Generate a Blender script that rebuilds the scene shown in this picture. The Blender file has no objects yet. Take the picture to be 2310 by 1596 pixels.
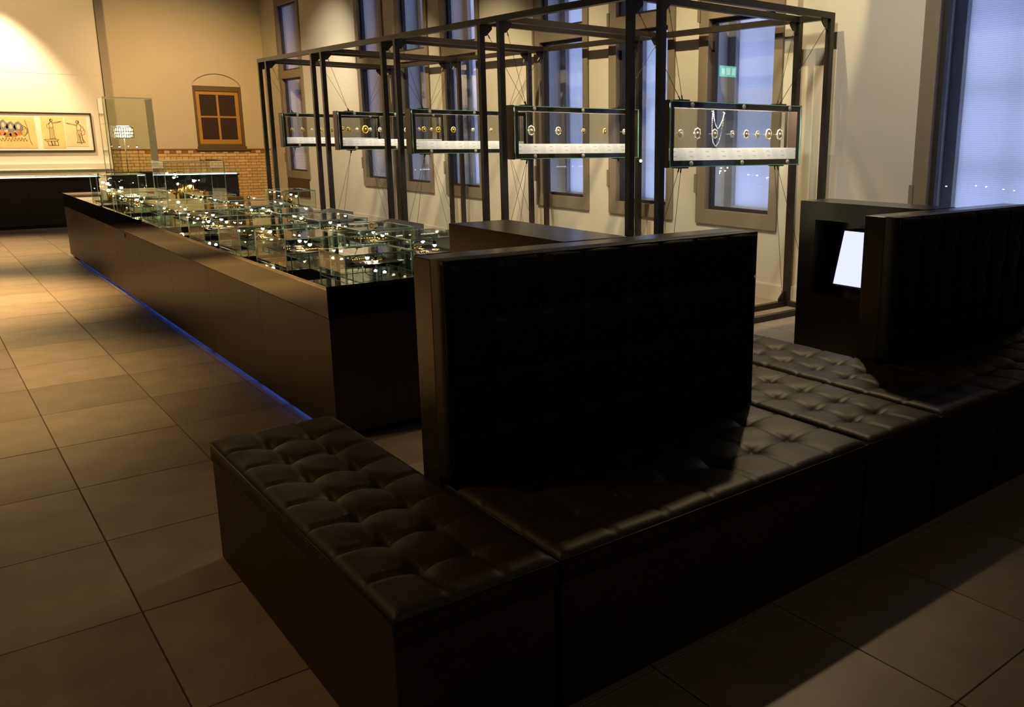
import bpy, bmesh, math, random
from mathutils import Vector, Matrix, noise
random.seed(7)
SC = bpy.context.scene
COL = SC.collection
PI = math.pi

# ------------------------------------------------------------------ camera
FPX, YAW, PITCH, ROLL, CX, CY, CAMH = 1922.24, .702299, .220891, .006235, 1426.6, 742.8, 1.6
_fw = Vector((math.sin(YAW)*math.cos(PITCH), math.cos(YAW)*math.cos(PITCH), -math.sin(PITCH)))
_r = Vector((math.cos(YAW), -math.sin(YAW), 0)); _u = _r.cross(_fw)
_R = _r*math.cos(ROLL)+_u*math.sin(ROLL); _U = _u*math.cos(ROLL)-_r*math.sin(ROLL)
cd = bpy.data.cameras.new('camera'); cam = bpy.data.objects.new('camera', cd); COL.objects.link(cam)
cam.matrix_world = Matrix(((_R.x, _U.x, -_fw.x, 0), (_R.y, _U.y, -_fw.y, 0), (_R.z, _U.z, -_fw.z, CAMH), (0, 0, 0, 1)))
cd.sensor_width = 36; cd.lens = FPX*36/2310
cd.shift_x = (1155-CX)/2310; cd.shift_y = (CY-798)/2310
cd.clip_start = .05; cd.clip_end = 200
SC.camera = cam

# ------------------------------------------------------------------ world, exposure
SC.view_settings.view_transform = 'Standard'
SC.view_settings.look = 'None'
SC.view_settings.gamma = 1
SC.view_settings.use_curve_mapping = False
SC.view_settings.exposure = 0.0
SC.cycles.transparent_max_bounces = 32; SC.cycles.max_bounces = 5; SC.cycles.diffuse_bounces = 3; SC.cycles.glossy_bounces = 3
SC.cycles.caustics_reflective = False; SC.cycles.caustics_refractive = False; SC.cycles.adaptive_threshold = .03; SC.cycles.adaptive_min_samples = 16
w = bpy.data.worlds.new('dusk_sky'); SC.world = w; w.use_nodes = True
bg = w.node_tree.nodes['Background']; bg.inputs[0].default_value = (.50, .60, 1.0, 1); bg.inputs[1].default_value = 2.2

# ------------------------------------------------------------------ large lights (track spots under the ceiling, plus a few added fill spots)
WARM = (1.0, .62, .25)
PALE = (1.0, .78, .44)
def spot(name, loc, aim, power, deg, blend=.6, size=.06, color=WARM):
    l = bpy.data.lights.new(name, 'SPOT'); l.energy = power; l.color = color
    l.spot_size = math.radians(deg); l.spot_blend = blend; l.shadow_soft_size = size
    o = bpy.data.objects.new(name, l); COL.objects.link(o); o.location = loc
    o.rotation_euler = (Vector(aim)-Vector(loc)).to_track_quat('-Z', 'Y').to_euler()
    return o
# wall washers along the window wall
for y, p in ((6.9, 460), (9.0, 400), (11.0, 470), (13.4, 410), (16.6, 300)):
    spot('track_or_fill_spot', (4.2, y-.6, 4.6), (6.6, y, 1.1), p, 66, .9, .05, PALE)
spot('track_or_fill_spot', (4.4, 15.6, 4.7), (6.6, 16.9, 2.1), 330, 70, .9, .05, (1.0, .84, .60))
spot('track_or_fill_spot', (5.75, 4.75, 4.5), (2.9, 3.15, .5), 260, 36, .8, .06, PALE)
spot('track_or_fill_spot', (5.1, 6.4, 4.7), (5.9, 4.7, 0), 300, 34, .8, .05, PALE)  # added spot brightening the floor gap between benches and gantry
spot('track_or_fill_spot', (5.0, 5.3, 4.9), (6.6, 5.55, 3.25), 260, 44, .2, .03, PALE)
# back wall and partition
spot('track_or_fill_spot', (1.35, 18.55, 4.85), (1.35, 20.0, 1.75), 1200, 64, .6, .05, PALE)
spot('track_or_fill_spot', (4.9, 16.6, 4.6), (5.0, 20.8, 1.2), 560, 85, .9, .08)
spot('track_or_fill_spot', (1.8, 15.8, 4.7), (1.6, 20.0, 2.6), 480, 95, .9, .08)
# aisle floor
spot('track_or_fill_spot', (-.3, 11.0, 4.9), (-.35, 10.4, 0), 3600, 52, .9, .1)
spot('track_or_fill_spot', (-.3, 14.6, 4.9), (.2, 14.8, 0), 1700, 56, .9, .1)
spot('track_or_fill_spot', (-.9, 8.4, 4.9), (-.55, 6.9, 0), 1500, 50, 1.0, .12)
spot('track_or_fill_spot', (-2.4, 5.2, 4.9), (.0, 3.4, 0), 170, 70, 1.0, .3)
spot('track_or_fill_spot', (2.0, -3.2, 4.8), (2.4, 1.2, .3), 42, 80, 1.0, .5, (1.0, .82, .6))  # added soft fill from the camera side for pads and floor
spot('track_or_fill_spot', (3.4, 3.6, 4.9), (6.6, 4.3, 1.6), 420, 60, 1.0, .2, (1.0, .9, .7))  # added wide fill spot lifting the pilaster and nearest window wall

# ------------------------------------------------------------------ helpers
class MB:
    def __init__(s): s.v = []; s.f = []; s.m = []; s.sm = []
    def add(s, vs, fs, mi=0, smooth=False):
        o = len(s.v); s.v += [tuple(v) for v in vs]
        for f in fs: s.f.append(tuple(i+o for i in f)); s.m.append(mi); s.sm.append(smooth)
        return s
    def box(s, x0, x1, y0, y1, z0, z1, mi=0, edge=None, axis=None):
        vs = [(x0,y0,z0),(x1,y0,z0),(x1,y1,z0),(x0,y1,z0),(x0,y0,z1),(x1,y0,z1),(x1,y1,z1),(x0,y1,z1)]
        fs = [(0,3,2,1),(4,5,6,7),(0,1,5,4),(2,3,7,6),(1,2,6,5),(3,0,4,7)]
        ax = ['z','z','y','y','x','x']
        o = len(s.v); s.v += vs
        for f, a in zip(fs, ax):
            s.f.append(tuple(i+o for i in f)); s.sm.append(False)
            s.m.append(mi if (axis is None or a == axis) else edge)
        return s
    def tube(s, pts, r, n=8, mi=0, cap=True, closed=False):
        pts = [Vector(p) for p in pts]; rings = []
        N = len(pts)
        for i, p in enumerate(pts):
            if closed: t = pts[(i+1) % N]-pts[i-1]
            else: t = pts[min(i+1, N-1)]-pts[max(i-1, 0)]
            t.normalize()
            a = Vector((0,0,1)) if abs(t.z) < .9 else Vector((1,0,0))
            e1 = t.cross(a).normalized(); e2 = t.cross(e1)
            rr = r[i] if isinstance(r, (list, tuple)) else r
            rings.append([p+(e1*math.cos(2*PI*k/n)+e2*math.sin(2*PI*k/n))*rr for k in range(n)])
        vs = [v for g in rings for v in g]; fs = []
        M = N if closed else N-1
        for i in range(M):
            for k in range(n):
                a, b = i*n+k, i*n+(k+1) % n
                j = ((i+1) % N)
                fs.append((a, b, j*n+(k+1) % n, j*n+k))
        if cap and not closed:
            fs.append(tuple(range(n-1, -1, -1))); fs.append(tuple((N-1)*n+k for k in range(n)))
        return s.add(vs, fs, mi, True)
    def lathe(s, c, prof, n=16, axis='z', mi=0):
        vs = []; fs = []
        for (r, h) in prof:
            for k in range(n):
                a = 2*PI*k/n; x, y = r*math.cos(a), r*math.sin(a)
                p = {'z': (x, y, h), 'y': (x, h, y), 'x': (h, x, y)}[axis]
                vs.append((c[0]+p[0], c[1]+p[1], c[2]+p[2]))
        for i in range(len(prof)-1):
            for k in range(n):
                fs.append((i*n+k, i*n+(k+1) % n, (i+1)*n+(k+1) % n, (i+1)*n+k))
        fs.append(tuple(range(n-1, -1, -1))); fs.append(tuple((len(prof)-1)*n+k for k in range(n)))
        return s.add(vs, fs, mi, True)
    def mesh(s, name, mats, org=(0,0,0)):
        me = bpy.data.meshes.new(name)
        me.from_pydata([(v[0]-org[0], v[1]-org[1], v[2]-org[2]) for v in s.v], [], s.f)
        for m in (mats if isinstance(mats, (list, tuple)) else [mats]): me.materials.append(m)
        me.polygons.foreach_set('material_index', s.m); me.polygons.foreach_set('use_smooth', s.sm)
        me.update(); return me
    def build(s, name, mats, parent=None, org=None, bevel=0, fix=False):
        if org is None: org = tuple(parent['_o']) if parent is not None and '_o' in parent else (0,0,0)
        me = s.mesh(name, mats, org)
        if fix or bevel:
            b = bmesh.new(); b.from_mesh(me); bmesh.ops.recalc_face_normals(b, faces=b.faces); b.to_mesh(me); b.free()
        o = bpy.data.objects.new(name, me); COL.objects.link(o)
        if parent is not None: o.parent = parent; o['_o'] = org
        if bevel:
            m = o.modifiers.new('bevel', 'BEVEL'); m.width = bevel; m.segments = 2; m.limit_method = 'ANGLE'; m.angle_limit = .6
        return o
def tag(o, label=None, cat=None, group=None, kind=None):
    if label: o['label'] = label
    if cat: o['category'] = cat
    if group: o['group'] = group
    if kind: o['kind'] = kind
    return o
def thing(name, label, cat, loc, group=None, kind=None):
    o = bpy.data.objects.new(name, None); COL.objects.link(o); o.location = loc; o.empty_display_size = .1
    o['_o'] = tuple(loc); return tag(o, label, cat, group, kind)
def ordn(i): return ['first','second','third','fourth','fifth','sixth','seventh','eighth','ninth','tenth','eleventh','twelfth'][i]

# ------------------------------------------------------------------ materials
def new_mat(name):
    m = bpy.data.materials.new(name); m.use_nodes = True
    return m, m.node_tree.nodes, m.node_tree.links, m.node_tree.nodes['Principled BSDF']
def mat(name, col, rough=.5, metal=0, spec=.5, nscale=0, namt=0, bump=0, bscale=60, coat=0, rnd=0):
    m, N, L, P = new_mat(name)
    P.inputs['Base Color'].default_value = (*col, 1); P.inputs['Roughness'].default_value = rough
    P.inputs['Metallic'].default_value = metal; P.inputs['Specular IOR Level'].default_value = spec
    P.inputs['Coat Weight'].default_value = coat
    last = None
    if namt or rnd:
        tc = N.new('ShaderNodeTexCoord'); hs = N.new('ShaderNodeHueSaturation'); hs.inputs['Color'].default_value = (*col, 1)
        val = None
        if namt:
            nz = N.new('ShaderNodeTexNoise'); nz.inputs['Scale'].default_value = nscale; nz.inputs['Detail'].default_value = 5
            L.new(tc.outputs['Object'], nz.inputs['Vector'])
            mr = N.new('ShaderNodeMapRange'); mr.inputs[1].default_value = .25; mr.inputs[2].default_value = .75
            mr.inputs[3].default_value = 1-namt; mr.inputs[4].default_value = 1+namt
            L.new(nz.outputs['Fac'], mr.inputs[0]); val = mr.outputs[0]
        if rnd:
            oi = N.new('ShaderNodeObjectInfo'); r2 = N.new('ShaderNodeMapRange')
            r2.inputs[3].default_value = 1-rnd; r2.inputs[4].default_value = 1+rnd
            L.new(oi.outputs['Random'], r2.inputs[0])
            if val is not None:
                mu = N.new('ShaderNodeMath'); mu.operation = 'MULTIPLY'; L.new(val, mu.inputs[0]); L.new(r2.outputs[0], mu.inputs[1]); val = mu.outputs[0]
            else: val = r2.outputs[0]
        L.new(val, hs.inputs['Value']); L.new(hs.outputs['Color'], P.inputs['Base Color'])
    if bump:
        tc = N.new('ShaderNodeTexCoord'); nz = N.new('ShaderNodeTexNoise'); nz.inputs['Scale'].default_value = bscale; nz.inputs['Detail'].default_value = 4
        L.new(tc.outputs['Object'], nz.inputs['Vector']); b = N.new('ShaderNodeBump'); b.inputs['Strength'].default_value = bump; b.inputs['Distance'].default_value = .004
        L.new(nz.outputs['Fac'], b.inputs['Height']); L.new(b.outputs['Normal'], P.inputs['Normal'])
    return m
def emis(name, col, st):
    m, N, L, P = new_mat(name)
    P.inputs['Base Color'].default_value = (*col, 1); P.inputs['Emission Color'].default_value = (*col, 1); P.inputs['Emission Strength'].default_value = st
    return m
def glass(name, tint=(.96,.985,.97), ior=1.45, k=1.0):
    m = bpy.data.materials.new(name); m.use_nodes = True; N = m.node_tree.nodes; L = m.node_tree.links; N.clear()
    out = N.new('ShaderNodeOutputMaterial'); mix = N.new('ShaderNodeMixShader'); t = N.new('ShaderNodeBsdfTransparent'); g = N.new('ShaderNodeBsdfGlossy')
    t.inputs[0].default_value = (*tint, 1); g.inputs['Roughness'].default_value = 0.0; g.inputs['Color'].default_value = (1,1,1,1)
    fr = N.new('ShaderNodeFresnel'); fr.inputs['IOR'].default_value = ior
    geo = N.new('ShaderNodeNewGeometry'); inv = N.new('ShaderNodeMath'); inv.operation = 'SUBTRACT'; inv.inputs[0].default_value = 1
    L.new(geo.outputs['Backfacing'], inv.inputs[1])
    mu = N.new('ShaderNodeMath'); mu.operation = 'MULTIPLY'; L.new(fr.outputs[0], mu.inputs[0]); L.new(inv.outputs[0], mu.inputs[1])
    mu2 = N.new('ShaderNodeMath'); mu2.operation = 'MULTIPLY'; mu2.inputs[1].default_value = k; L.new(mu.outputs[0], mu2.inputs[0])
    L.new(mu2.outputs[0], mix.inputs[0]); L.new(t.outputs[0], mix.inputs[1]); L.new(g.outputs[0], mix.inputs[2]); L.new(mix.outputs[0], out.inputs[0])
    return m
M = {}
M['plaster'] = mat('warm_white_plaster', (.74,.70,.60), .85, nscale=1.5, namt=.03, bump=.06, bscale=40)
M['plaster_back'] = mat('cream_plaster', (.72,.64,.47), .85, nscale=1.2, namt=.04, bump=.06, bscale=40)
M['partition'] = mat('white_panel_wall', (.78,.74,.66), .8, nscale=1, namt=.02)
M['ceiling'] = mat('ceiling_paint', (.12,.11,.10), .9, nscale=1, namt=.03)
M['dark_wall'] = mat('dark_grey_wall_paint', (.09,.08,.07), .85, nscale=1, namt=.04)
M['base'] = mat('baseboard_paint', (.70,.66,.57), .6, nscale=3, namt=.02)
M['stone'] = mat('stone_tile', (.31,.255,.185), .45, spec=.45, nscale=5, namt=.18, rnd=.2, bump=.05, bscale=14)
M['grout'] = mat('dark_grout', (.06,.05,.04), .9, nscale=20, namt=.2)
M['taupe'] = mat('taupe_window_paint', (.27,.225,.16), .5, nscale=8, namt=.05)
M['taupe_dark'] = mat('dark_window_rebate', (.035,.03,.028), .5, nscale=8, namt=.05)
M['jamb'] = mat('grey_white_jamb', (.80,.80,.80), .6, nscale=6, namt=.03)
M['outer'] = mat('outer_grey_frame', (.42,.42,.45), .5, nscale=6, namt=.03)
M['steel'] = mat('blackened_steel', (.030,.024,.018), .42, metal=.0, spec=.5, nscale=25, namt=.15)
M['steel_edge'] = mat('brown_bronze_metal', (.13,.085,.055), .4, metal=.3, nscale=12, namt=.1)
M['cable'] = mat('steel_cable', (.12,.11,.09), .35, metal=.8, nscale=30, namt=.1)
M['chrome'] = mat('brushed_bolt_steel', (.72,.68,.60), .4, metal=.15, nscale=40, namt=.05)
M['body'] = mat('brown_black_lacquer', (.046,.027,.014), .42, spec=.5, nscale=3, namt=.06)
M['top'] = mat('mirror_black_glass', (.20,.19,.175), .015, metal=1, spec=.5, nscale=4, namt=.02)
M['topband'] = mat('gloss_black_edge', (.006,.005,.004), .08, spec=.3, nscale=4, namt=.02)
M['black'] = mat('matt_black_board', (.014,.012,.010), .55, nscale=8, namt=.1)
M['unit'] = mat('satin_black_panel', (.050,.040,.028), .22, spec=.75, nscale=5, namt=.06)
M['leather'] = mat('dark_brown_leather', (.034,.021,.012), .50, spec=.45, nscale=7, namt=.12, bump=.12, bscale=260)
M['leather_back'] = mat('black_leather', (.014,.0125,.011), .5, spec=.4, nscale=7, namt=.12, bump=.12, bscale=260)
M['piping'] = mat('leather_piping', (.016,.013,.010), .45, nscale=9, namt=.1)
M['gold'] = mat('polished_gold', (.95,.62,.16), .22, metal=1, nscale=30, namt=.1)
M['palegold'] = mat('pale_gold', (.92,.78,.50), .28, metal=.7, nscale=30, namt=.1)
M['ivory'] = mat('ivory_cameo', (.86,.78,.62), .4, nscale=60, namt=.12)
M['dim'] = mat('brown_cameo_relief', (.42,.32,.18), .45, nscale=90, namt=.3)
M['pearl'] = mat('white_pearl', (.92,.88,.80), .2, nscale=20, namt=.03)
M['amber'] = mat('yellow_enamel', (.95,.60,.06), .3, nscale=50, namt=.15)
M['rod'] = mat('thin_grey_rod', (.4,.38,.34), .3, nscale=9, namt=.05)
M['paper'] = mat('white_label_card', (.80,.78,.72), .7, nscale=9, namt=.02)
M['mount'] = mat('white_mount_board', (.82,.79,.72), .8, nscale=3, namt=.02)
M['sheet'] = mat('aged_yellow_paper', (.80,.58,.24), .8, nscale=4, namt=.14)
M['sheet2'] = mat('aged_tan_paper', (.78,.62,.36), .8, nscale=5, namt=.12)
M['ink'] = mat('brown_ink', (.13,.065,.025), .8, nscale=30, namt=.2)
M['greyink'] = mat('grey_wash', (.24,.22,.22), .8, nscale=14, namt=.3)
M['redink'] = mat('orange_red_wash', (.55,.22,.08), .8, nscale=14, namt=.3)
M['skin'] = mat('pale_wash', (.66,.52,.36), .8, nscale=14, namt=.15)
M['frame'] = mat('dark_brown_wood', (.045,.025,.015), .4, nscale=10, namt=.2)
M['ochre'] = mat('ochre_window_paint', (.55,.29,.045), .5, nscale=9, namt=.06)
M['olive'] = mat('olive_brown_paint', (.155,.10,.033), .55, nscale=9, namt=.08)
M['shutter'] = mat('dark_brown_blind', (.045,.022,.014), .8, nscale=9, namt=.08)
M['mortar'] = mat('dark_mortar', (.11,.06,.024), .9, nscale=20, namt=.15)
M['brick'] = mat('yellow_glazed_brick', (.80,.56,.25), .42, nscale=7, namt=.12, rnd=.14)
M['brick_pale'] = mat('pale_yellow_brick', (.78,.58,.28), .42, nscale=7, namt=.1, rnd=.1)
M['brick_dark'] = mat('brown_glazed_brick', (.40,.19,.045), .4, nscale=7, namt=.12, rnd=.15)
M['edge'] = mat('green_glass_edge', (.62,.95,.80), .3, spec=.8, nscale=14, namt=.15)
M['edge_hung'] = mat('glow_green_glass_edge', (.34,.92,.62), .25, spec=.8, nscale=14, namt=.1)  # glow of the LED-lit glass edge put into the bright green colour
M['glass'] = glass('clear_glass')
M['glass_hung'] = glass('grey_tinted_glass', (.88,.885,.87))
M['mask'] = mat('dark_brown_glass_mask', (.045,.037,.026), .25, nscale=8, namt=.08)
M['glass_win'] = glass('window_glass', (.93,.95,.97), 1.5, 1.3)
M['led_warm'] = emis('warm_led', (1.0,.80,.50), 150)
M['led_cool'] = emis('cool_white_led', (1.0,.95,.84), 175.0)
M['led_blue'] = emis('blue_led', (.05,.16,1.0), 1.6)
M['led_desk'] = emis('bluish_led', (.75,.86,1.0), 5.0)
M['screen'] = emis('lit_screen', (.80,.84,1.0), 1.02)
M['exit'] = emis('green_exit_light', (.10,.85,.55), 9.0)
M['exitw'] = emis('white_exit_light', (.8,1.0,.95), 9.0)
M['tiara'] = mat('white_diamond_silver', (.95,.90,.78), .12, metal=.8, nscale=50, namt=.1)
m, N, L, P_ = new_mat('translucent_blind'); N.remove(P_); out = [n for n in N if n.type == 'OUTPUT_MATERIAL'][0]
tr = N.new('ShaderNodeBsdfTranslucent'); df = N.new('ShaderNodeBsdfDiffuse'); mx = N.new('ShaderNodeMixShader'); mx.inputs[0].default_value = .25
tc = N.new('ShaderNodeTexCoord'); wv = N.new('ShaderNodeTexWave'); wv.bands_direction = 'Z'; wv.inputs['Scale'].default_value = 18; wv.inputs['Distortion'].default_value = 1.5
L.new(tc.outputs['Object'], wv.inputs['Vector']); rmp = N.new('ShaderNodeValToRGB'); rmp.color_ramp.elements[0].color = (.80,.80,.82,1); rmp.color_ramp.elements[1].color = (.90,.90,.92,1)
L.new(wv.outputs['Fac'], rmp.inputs[0]); L.new(rmp.outputs[0], tr.inputs[0]); df.inputs[0].default_value = (.55,.55,.58,1)
L.new(tr.outputs[0], mx.inputs[1]); L.new(df.outputs[0], mx.inputs[2]); L.new(mx.outputs[0], out.inputs[0]); M['blind'] = m
# printed label strip: grey text blocks on white card
m, N, L, P_ = new_mat('printed_label_strip'); P_.inputs['Roughness'].default_value = .7
tc = N.new('ShaderNodeTexCoord'); sep = N.new('ShaderNodeSeparateXYZ'); L.new(tc.outputs['Object'], sep.inputs[0])
def mth(op, a, b=None):
    n = N.new('ShaderNodeMath'); n.operation = op
    for i, q in enumerate((a, b)):
        if q is None: continue
        if isinstance(q, (int, float)): n.inputs[i].default_value = q
        else: L.new(q, n.inputs[i])
    return n.outputs[0]
px_ = mth('FRACT', mth('MULTIPLY', sep.outputs['X'], 5.3)); blk = mth('MULTIPLY', mth('GREATER_THAN', px_, .42), mth('LESS_THAN', px_, .82))
lines = mth('GREATER_THAN', mth('FRACT', mth('MULTIPLY', sep.outputs['Z'], 130)), .5)
b2 = mth('MULTIPLY', mth('GREATER_THAN', px_, .05), mth('LESS_THAN', px_, .27)); l2 = mth('LESS_THAN', mth('FRACT', mth('MULTIPLY', sep.outputs['Z'], 26)), .28)
fac = mth('MAXIMUM', mth('MULTIPLY', blk, mth('MULTIPLY', lines, .22)), mth('MULTIPLY', mth('MULTIPLY', b2, l2), .38))
mxc = N.new('ShaderNodeMix'); mxc.data_type = 'RGBA'; mxc.inputs[6].default_value = (.82,.80,.74,1); mxc.inputs[7].default_value = (.12,.12,.11,1)
L.new(fac, mxc.inputs[0]); L.new(mxc.outputs[2], P_.inputs['Base Color']); M['print'] = m

# ------------------------------------------------------------------ floor with tiles
TX, TY, TX0, TY0 = .572, .682, .4265, 3.1
floor = MB().box(-7, 6.9, -4.5, 21.2, -.2, -.004).build('floor', M['grout']); tag(floor, kind='structure')
tile_me = MB().box(-TX/2+.0022, TX/2-.0022, -TY/2+.0022, TY/2-.0022, -.03, 0).mesh('tile', M['stone'])
bm_ = bmesh.new(); bm_.from_mesh(tile_me); bmesh.ops.bevel(bm_, geom=[e for e in bm_.edges if all(v.co.z > -.001 for v in e.verts)], offset=.0015, segments=1, affect='EDGES'); bm_.to_mesh(tile_me); bm_.free()
rest = MB()
for i in range(-12, 11):
    for j in range(-11, 27):
        x, y = TX0+TX*(i+.5), TY0+TY*(j+.5)
        if x-TX/2 < -6.9 or x+TX/2 > 7.0 or y+TY/2 < -4.5 or y > 20.8: continue
        x1 = min(x+TX/2, 6.6)
        vis = (-1.6 < x < 1.95 and 1.0 < y < 18.2) or (-.3 < x < 5.2 and .0 < y < 2.0) or (2.4 < x < 6.8 and 2.3 < y < 5.9)
        if vis:
            o = bpy.data.objects.new('floor_tile', tile_me); COL.objects.link(o); o.parent = floor; o.location = (x, y, random.uniform(-.0012, .0))
        else: rest.box(x-TX/2+.002, x+TX/2-.002, y-TY/2+.002, y+TY/2-.002, -.03, -.001)
o = rest.build('distant_floor_tiles', M['stone'], floor); o['kind'] = 'stuff'

# ------------------------------------------------------------------ room shell
HC = 5.2; XW = 6.6; YB = 20.8
def struct(name, mb, m): return tag(mb.build(name, m), kind='structure')
struct('ceiling', MB().box(-7.2, 7.3, -4.7, 21.3, HC, HC+.2), M['ceiling'])
struct('wall_left', MB().box(-7.2, -7, -4.5, 21.2, -.2, HC), M['dark_wall'])
struct('wall_front', MB().box(-7.2, 7.3, -4.7, -4.5, -.2, HC), M['dark_wall'])
WZ0, WZ1 = .70, 4.45
wins = [(2.90, 4.09), (5.58, 6.72), (7.10, 8.24), (8.65, 9.82), (11.22, 12.38), (12.80, 13.93), (14.42, 15.56), (18.35, 19.75)]
wr = MB(); yy = -4.5; XO = 7.12
segs = []
for (a, b) in wins:
    segs.append((yy, a)); yy = b
segs.append((yy, 21.2))
NI = (5.02, 5.44)                                     # shallow niche beside the pilaster
for (a, b) in segs:
    if a < NI[0] < b:
        wr.box(XW, XO, a, NI[0], -.2, HC); wr.box(XW+.08, XO, NI[0], NI[1], -.2, HC); wr.box(XW, XO, NI[1], b, -.2, HC)
    else: wr.box(XW, XO, a, b, -.2, HC)
for (a, b) in wins:
    wr.box(XW, XO, a, b, -.2, WZ0); wr.box(XW, XO, a, b, WZ1, HC)
wall_right = struct('wall_right', wr, M['plaster'])
bb = MB()
for (a, b, x) in ((-4.5, NI[0], XW), (NI[0], NI[1], XW+.08), (NI[1], YB, XW)):
    bb.box(x-.018, x, a, b, 0, .15); bb.box(x-.012, x, a, b, .15, .16)
bb.box(XW-.018, XW+.062, NI[0]-.018, NI[0], 0, .16)
struct('baseboard_right', bb, M['base'])

# windows in the right wall
def window(n, a, b):
    r = thing('window_%d' % n, None, None, (XW, (a+b)/2, WZ0), kind='structure')
    x0, x1 = XW-.025, XW+.06
    fw = .14; zt0, zt1 = 2.80, 2.96
    dz0 = WZ0
    mb = MB()
    mb.box(x0, x1, a, a+fw*.75, WZ0, WZ1); mb.box(x0, x1, b-fw, b, WZ0, WZ1)
    mb.box(x0, x1, a+fw*.75, b-fw, WZ0, WZ0+.15); mb.box(x0, x1, a+fw*.75, b-fw, WZ1-.15, WZ1); mb.box(x0, x1, a+fw*.75, b-fw, zt0, zt1)
    mb.build('window_frame', M['taupe'], r)
    ya, yb = a+fw*.75, b-fw
    mb = MB(); t = .035
    for (z0, z1) in ((WZ0+.15, zt0), (zt1, WZ1-.15)):
        for q in ((ya, ya+t, z0, z1), (yb-t, yb, z0, z1), (ya+t, yb-t, z0, z0+t), (ya+t, yb-t, z1-t, z1)):
            mb.box(x1-.02, x1+.035, *q)
    mb.build('sash_rebate', M['taupe_dark'], r)
    for (z0, z1) in ((WZ0+.15+t, zt0-t), (zt1+t, WZ1-.15-t)):
        MB().box(x1, x1+.006, ya+t, yb-t, z0, z1, 0, 0, 'x').build('window_pane', M['glass_win'], r)
    # deep jamb lining
    mb = MB(); xj = XO-.02
    mb.box(x1+.035, xj, a, a+.03, WZ0, WZ1); mb.box(x1+.035, xj, b-.03, b, WZ0, WZ1)
    mb.box(x1+.035, xj, a+.03, b-.03, WZ0, WZ0+.10); mb.box(x1+.035, xj, a+.03, b-.03, WZ1-.06, WZ1)
    mb.build('jamb_lining', M['jamb'], r)
    mb = MB(); xf = xj-.11
    mb.box(xf, xj, a+.03, a+.11, WZ0+.1, WZ1-.06); mb.box(xf, xj, b-.14, b-.03, WZ0+.1, WZ1-.06)
    mb.box(xf, xj, a+.11, b-.14, WZ0+.1, WZ0+.17); mb.box(xf, xj, a+.11, b-.14, WZ1-.14, WZ1-.06)
    mb.build('outer_frame', M['outer'], r)
    MB().box(xj-.05, xj-.047, a+.10, b-.13, WZ0+.15, WZ1-.12).build('roller_blind', M['blind'], r)
    for zb in (1.36, 2.02, 2.68, 3.4): MB().box(XO+.03, XO+.07, a+.03, b-.03, zb-.025, zb+.025).build('outer_glazing_bar', M['outer'], r)
    MB().box(XO+.032, XO+.068, (a+b)/2-.02, (a+b)/2+.02, WZ0+.1, WZ1).build('outer_glazing_bar', M['outer'], r)
    MB().box(x0-.012, x0+.02, b-.02, b+.02, 1.02, 1.22).build('hinge', M['taupe'], r)
    MB().box(x0-.012, x0+.02, b-.02, b+.02, 2.78, 3.02).build('hinge', M['taupe'], r)
    if n == 8:   # boarded dark panel under the far window
        MB().box(XW-.02, XW-.001, a+.1, b, .30, WZ0-.01).build('dark_lower_panel', M['frame'], r)
for n, (a, b) in enumerate(wins): window(n+1, a, b)

# back wall: plaster, arched recess with ochre window, brick wainscot
BW = (5.06, 6.06); BZ0, BZ1 = 1.30, 2.655; ARC = 2.92
wb = MB()
wb.box(-7, BW[0], YB, YB+.4, -.2, HC); wb.box(BW[1], 7.12, YB, YB+.4, -.2, HC); wb.box(BW[0], BW[1], YB, YB+.4, -.2, BZ0)
na = 24; xs = [BW[0]+(BW[1]-BW[0])*i/na for i in range(na+1)]
arc = lambda x: BZ1+.02+(ARC-BZ1-.02)*(1-((x-(BW[0]+BW[1])/2)/((BW[1]-BW[0])/2))**2)**.7 if BW[0] < x < BW[1] else BZ1+.02
for i in range(na):
    xa, xb = xs[i], xs[i+1]; za, zb = arc(xa), arc(xb)
    wb.add([(xa,YB,za),(xb,YB,zb),(xb,YB,HC),(xa,YB,HC)], [(0,1,2,3)])
    wb.add([(xa,YB,za),(xb,YB,zb),(xb,YB+.045,zb),(xa,YB+.045,za)], [(0,3,2,1)])
wb.box(BW[0]-.02, BW[1]+.02, YB+.045, YB+.4, BZ1+.001, HC-.01)
wall_back = struct('wall_back', wb, M['plaster_back'])
wn = thing('window_9', None, None, ((BW[0]+BW[1])/2, YB, BZ0), kind='structure')
ox0, ox1, oz0, oz1 = BW[0]+.003, BW[1]-.003, BZ0+.06, BZ1
yf = YB+.02
mb = MB(); k = .055
mb.box(ox0, ox0+k, yf, yf+.1, oz0, oz1); mb.box(ox1-k, ox1, yf, yf+.1, oz0, oz1); mb.box(ox0+k, ox1-k, yf, yf+.1, oz1-.11, oz1); mb.box(ox0+k, ox1-k, yf, yf+.1, oz0, oz0+.05)
mb.build('window_frame', M['olive'], wn, bevel=.006)
MB().box(BW[0]-.05, BW[1]+.10, YB-.07, YB+.08, BZ0-.035, BZ0+.005).box(BW[0]-.03, BW[1]+.08, YB-.04, YB+.05, BZ0-.06, BZ0-.035).box(BW[0]-.01, BW[1]+.02, YB-.02, YB+.1, BZ0+.005, BZ0+.06).build('window_sill', M['olive'], wn, bevel=.005)
mb = MB(); a0, a1, c0, c1 = ox0+k, ox1-k, oz0+.05, oz1-.11; s = .075; ys = yf+.03
mb.box(a0, a0+s, ys, ys+.04, c0, c1); mb.box(a1-s, a1, ys, ys+.04, c0, c1); mb.box(a0+s, a1-s, ys, ys+.04, c1-s, c1); mb.box(a0+s, a1-s, ys, ys+.04, c0, c0+s*1.3)
mb.build('sash', M['ochre'], wn, bevel=.004)
cxm = (a0+a1)/2; czm = (c0+c1)/2+.02
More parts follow.
